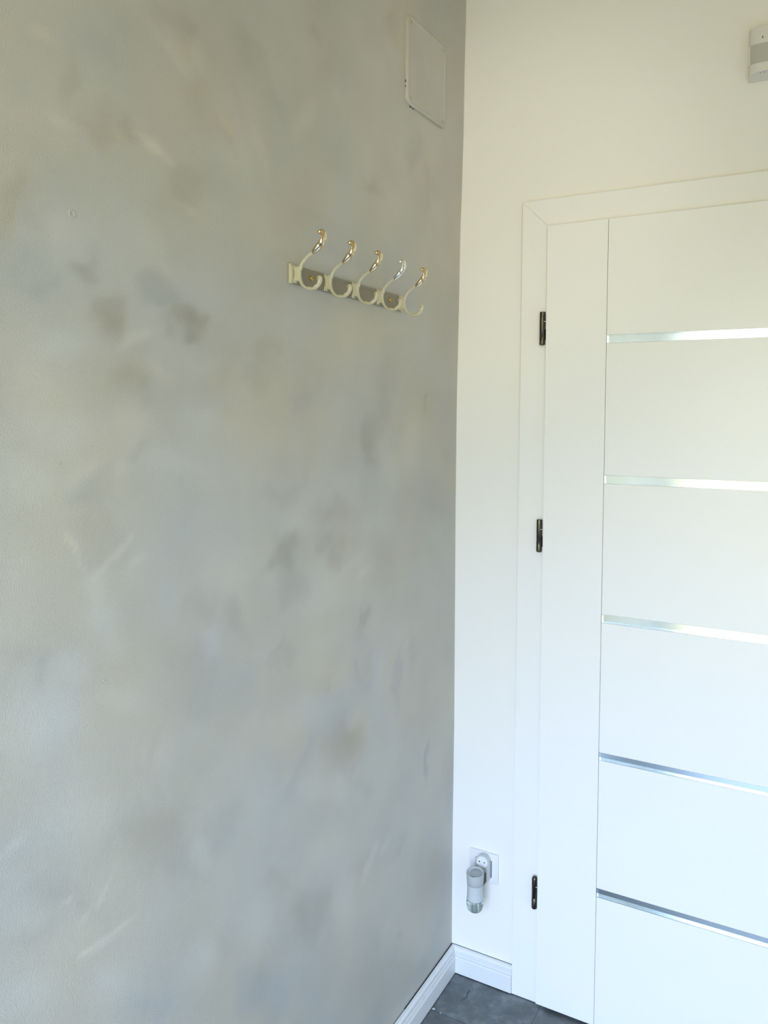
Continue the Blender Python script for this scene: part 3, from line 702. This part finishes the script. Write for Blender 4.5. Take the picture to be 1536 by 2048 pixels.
# ------------------------------------------------------------------ wall socket and plug-in air freshener
SX, SZ = .0937, .3240
sock = empty('wall_socket', (SX, 0, SZ), label='square white wall socket low beside the door casing', cat='socket')
def frame_mesh():
    bm = B(); w_, iw = .0410, .0232
    rings = []
    for hw, y in ((w_, -.0004), (w_, -.0062), (w_-.0016, -.0078), (w_-.012, -.0096), (iw+.0005, -.0100), (iw+.0003, -.0040)):
        rings.append([bm.verts.new((SX+sx_*hw, y, SZ+sz_*hw)) for sx_, sz_ in ((-1, -1), (1, -1), (1, 1), (-1, 1))])
    for a, b in zip(rings, rings[1:]):
        for k in range(4): bm.faces.new((a[k], a[(k+1) % 4], b[(k+1) % 4], b[k]))
    bm.faces.new(rings[0]); return bm
obj('socket_frame', frame_mesh(), M['plastic'], sock, bevel=.0005)
bm = B(); prism(bm, rrect(SX-.0011, SZ, .0438, .0452, .003), -.0102, -.0045, 'y'); obj('socket_insert', bm, M['plastic'], sock, bevel=.0006)
bm = B(); box(bm, SX-.0228, SX+.0229, -.0046, -.0030, SZ-.0228, SZ+.0228); obj('socket_recess', bm, M['dark'], sock)
fr = empty('air_freshener', (SX, -.03, SZ-.08), label='plug-in air freshener with grey-white body and clear glass bottle in the wall socket', cat='air freshener')
def capsule(cx, cz0, cz1, r, n=12):
    pts = []
    for k in range(n+1):
        a = math.pi*k/n; pts.append((cx+r*math.cos(a), cz1+r*math.sin(a)))
    for k in range(n+1):
        a = math.pi+math.pi*k/n; pts.append((cx+r*math.cos(a), cz0+r*math.sin(a)))
    return pts
PX = .0968
bm = B(); prism(bm, capsule(PX, .307, .3462, .0188), -.0285, -.0103, 'y'); obj('plug_body', bm, M['plug'], fr, bevel=.0022, seg=3)
bm = B(); lathe(bm, [(.0152, -.0280), (.0152, -.0296), (.0146, -.0302), (.0001, -.0302)], (PX, 0, .3478), 'y', 40); face = obj('plug_face', bm, M['plastic'], fr, bevel=.0003, label='round face with two small holes')
for dx in (-.0070, .0070):
    bm = B(); lathe(bm, [(.0001, -.0300), (.0018, -.0300), (.0018, -.0306), (.0001, -.0306)], (PX+dx, 0, .3492), 'y', 14); obj('plug_hole', bm, M['black'], face)
AX, AY = .0943, -.0700
bm = B(); box(bm, AX-.010, AX+.0165, -.0640, -.0283, .296, .324); obj('neck', bm, M['dark'], fr, bevel=.004)  # neck's dark colour stands in for shade in the gap behind the tube
bm = B()
lathe(bm, [(.0001, .2735), (.0205, .2735), (.0222, .2680), (.0220, .2700), (.0212, .2850), (.0208, .2990), (.0212, .3080), (.0213, .3095), (.0208, .3100), (.0001, .3100)][1:], (AX, AY, 0), 'z', 48)
obj('body_shell', bm, M['plug'], fr, smooth=True)
bm = B(); lathe(bm, [(.0206, .3085), (.0216, .3092), (.0224, .3200), (.0235, .3360), (.0240, .3400), (.0235, .3416), (.0222, .3410), (.0214, .3376)], (AX, AY, 0), 'z', 48)
for v in bm.verts: v.co.z += (v.co.z-.3092)*.0+max(0, (v.co.z-.315))*1.0*(v.co.y-AY)*4
obj('collar', bm, M['collar'], fr, smooth=True, label='tilted grey collar of the diffuser')
bm = B(); lathe(bm, [(.0212, .3310), (.0208, .3362), (.0120, .3384), (.0001, .3382)], (AX, AY, 0), 'z', 40)
for v in bm.verts: v.co.z += (v.co.y-AY)*.14
obj('dial', bm, M['dial'], fr, smooth=True)
bm = B(); box(bm, AX-.006, AX+.004, AY-.0175, AY-.0160, .3340, .3366); obj('vent_slot', bm, M['black'], fr)
bm = B()
lathe(bm, [(.0150, .2745), (.0205, .2700), (.0226, .2640), (.0229, .2570), (.0218, .2480), (.0190, .2405), (.0145, .2360), (.0075, .2342), (.0001, .2340)], (AX, AY, 0), 'z', 48)
bt = obj('glass_bottle', bm, M['glass'], fr, smooth=True, label='clear glass refill bottle')
bm = B(); lathe(bm, [(.0001, .2560), (.0190, .2560), (.0189, .2510), (.0165, .2440), (.0120, .2402), (.0001, .2390)], (AX, AY, 0), 'z', 40)
obj('oil', bm, M['liquid'], bt, smooth=True)
bm = B(); lathe(bm, [(.0001, .2420), (.0035, .2420), (.0035, .2740), (.0001, .2740)], (AX, AY, 0), 'z', 16)
obj('wick', bm, M['plastic'], bt, smooth=True)

# ------------------------------------------------------------------ motion detector top right
SXc = .7405
md = empty('motion_detector', (SXc, 0, 2.37), label='white alarm motion detector high on the wall above the door', cat='detector')
def det_body():
    bm = B(); prof = []
    hw = .0292
    out = []
    for x, y in ((-hw, -.0005), (-hw, -.026), (-hw+.003, -.034), (-hw+.010, -.0388), (-.008, -.0405), (.008, -.0405), (hw-.010, -.0388), (hw-.003, -.034), (hw, -.026), (hw, -.0005)):
        out.append((SXc+x, y))
    prism(bm, out, lambda p: 2.3195+.0085*min(1, max(0, (-p[1]-.026)/.0145))+.0*p[0], lambda p: 2.4270-.0016*min(1, max(0, (-p[1]-.03)/.01)), 'z')
    return bm
obj('detector_body', det_body(), M['sensor'], md, bevel=.0015)
bm = B(); pts = []
for k in range(13):
    a = math.radians(-62+124*k/12); pts.append((SXc+.0246*math.sin(a)/math.sin(math.radians(62)), -.0366-.0052*(math.cos(a)-math.cos(math.radians(62)))/(1-math.cos(math.radians(62)))))
pts = pts+[(SXc+.022, -.030), (SXc-.022, -.030)]
prism(bm, pts, 2.3465, 2.3885, 'z'); obj('detector_lens', bm, M['lens'], md, bevel=.0006, label='grey curved sensor lens')
bm = B(); box(bm, SXc-.0283, SXc-.0262, -.0352, -.0250, 2.3462, 2.3868); obj('side_rib', bm, M['plastic'], md)
bm = B(); lathe(bm, [(.0001, -.0400), (.0012, -.0400), (.0012, -.0409), (.0001, -.0409)], (0, 0, 0), 'y', 14)
for v in bm.verts: v.co = (v.co.x*.85+SXc-.001, v.co.y, v.co.z*2.3+2.4010)
obj('indicator_window', bm, M['black'], md)
for dx in (-.004, .004, .012):
    bm = B(); lathe(bm, [(.0001, 0), (.0009, 0), (.0009, -.0012), (.0001, -.0012)], (SXc+dx, -.036, 2.3262), 'z', 10); obj('microphone_hole', bm, M['black'], md)

# ------------------------------------------------------------------ frame of the glazed opening behind the camera (source of the daylight)
win = empty('window_1', ((OP[0]+OP[1])/2, ROOM_Y-.1, 0), kind='structure')
for x0, x1, z0, z1 in ((OP[0], OP[0]+.05, 0, OP[3]), (OP[1]-.05, OP[1], 0, OP[3]), (OP[0]+.05, OP[1]-.05, OP[3]-.05, OP[3]), (OP[0]+.05, OP[1]-.05, -.001, .04)):
    bm = B(); box(bm, x0, x1, ROOM_Y-.13, ROOM_Y-.07, z0, z1); obj('window_frame', bm, M['frame'], win, bevel=.003)
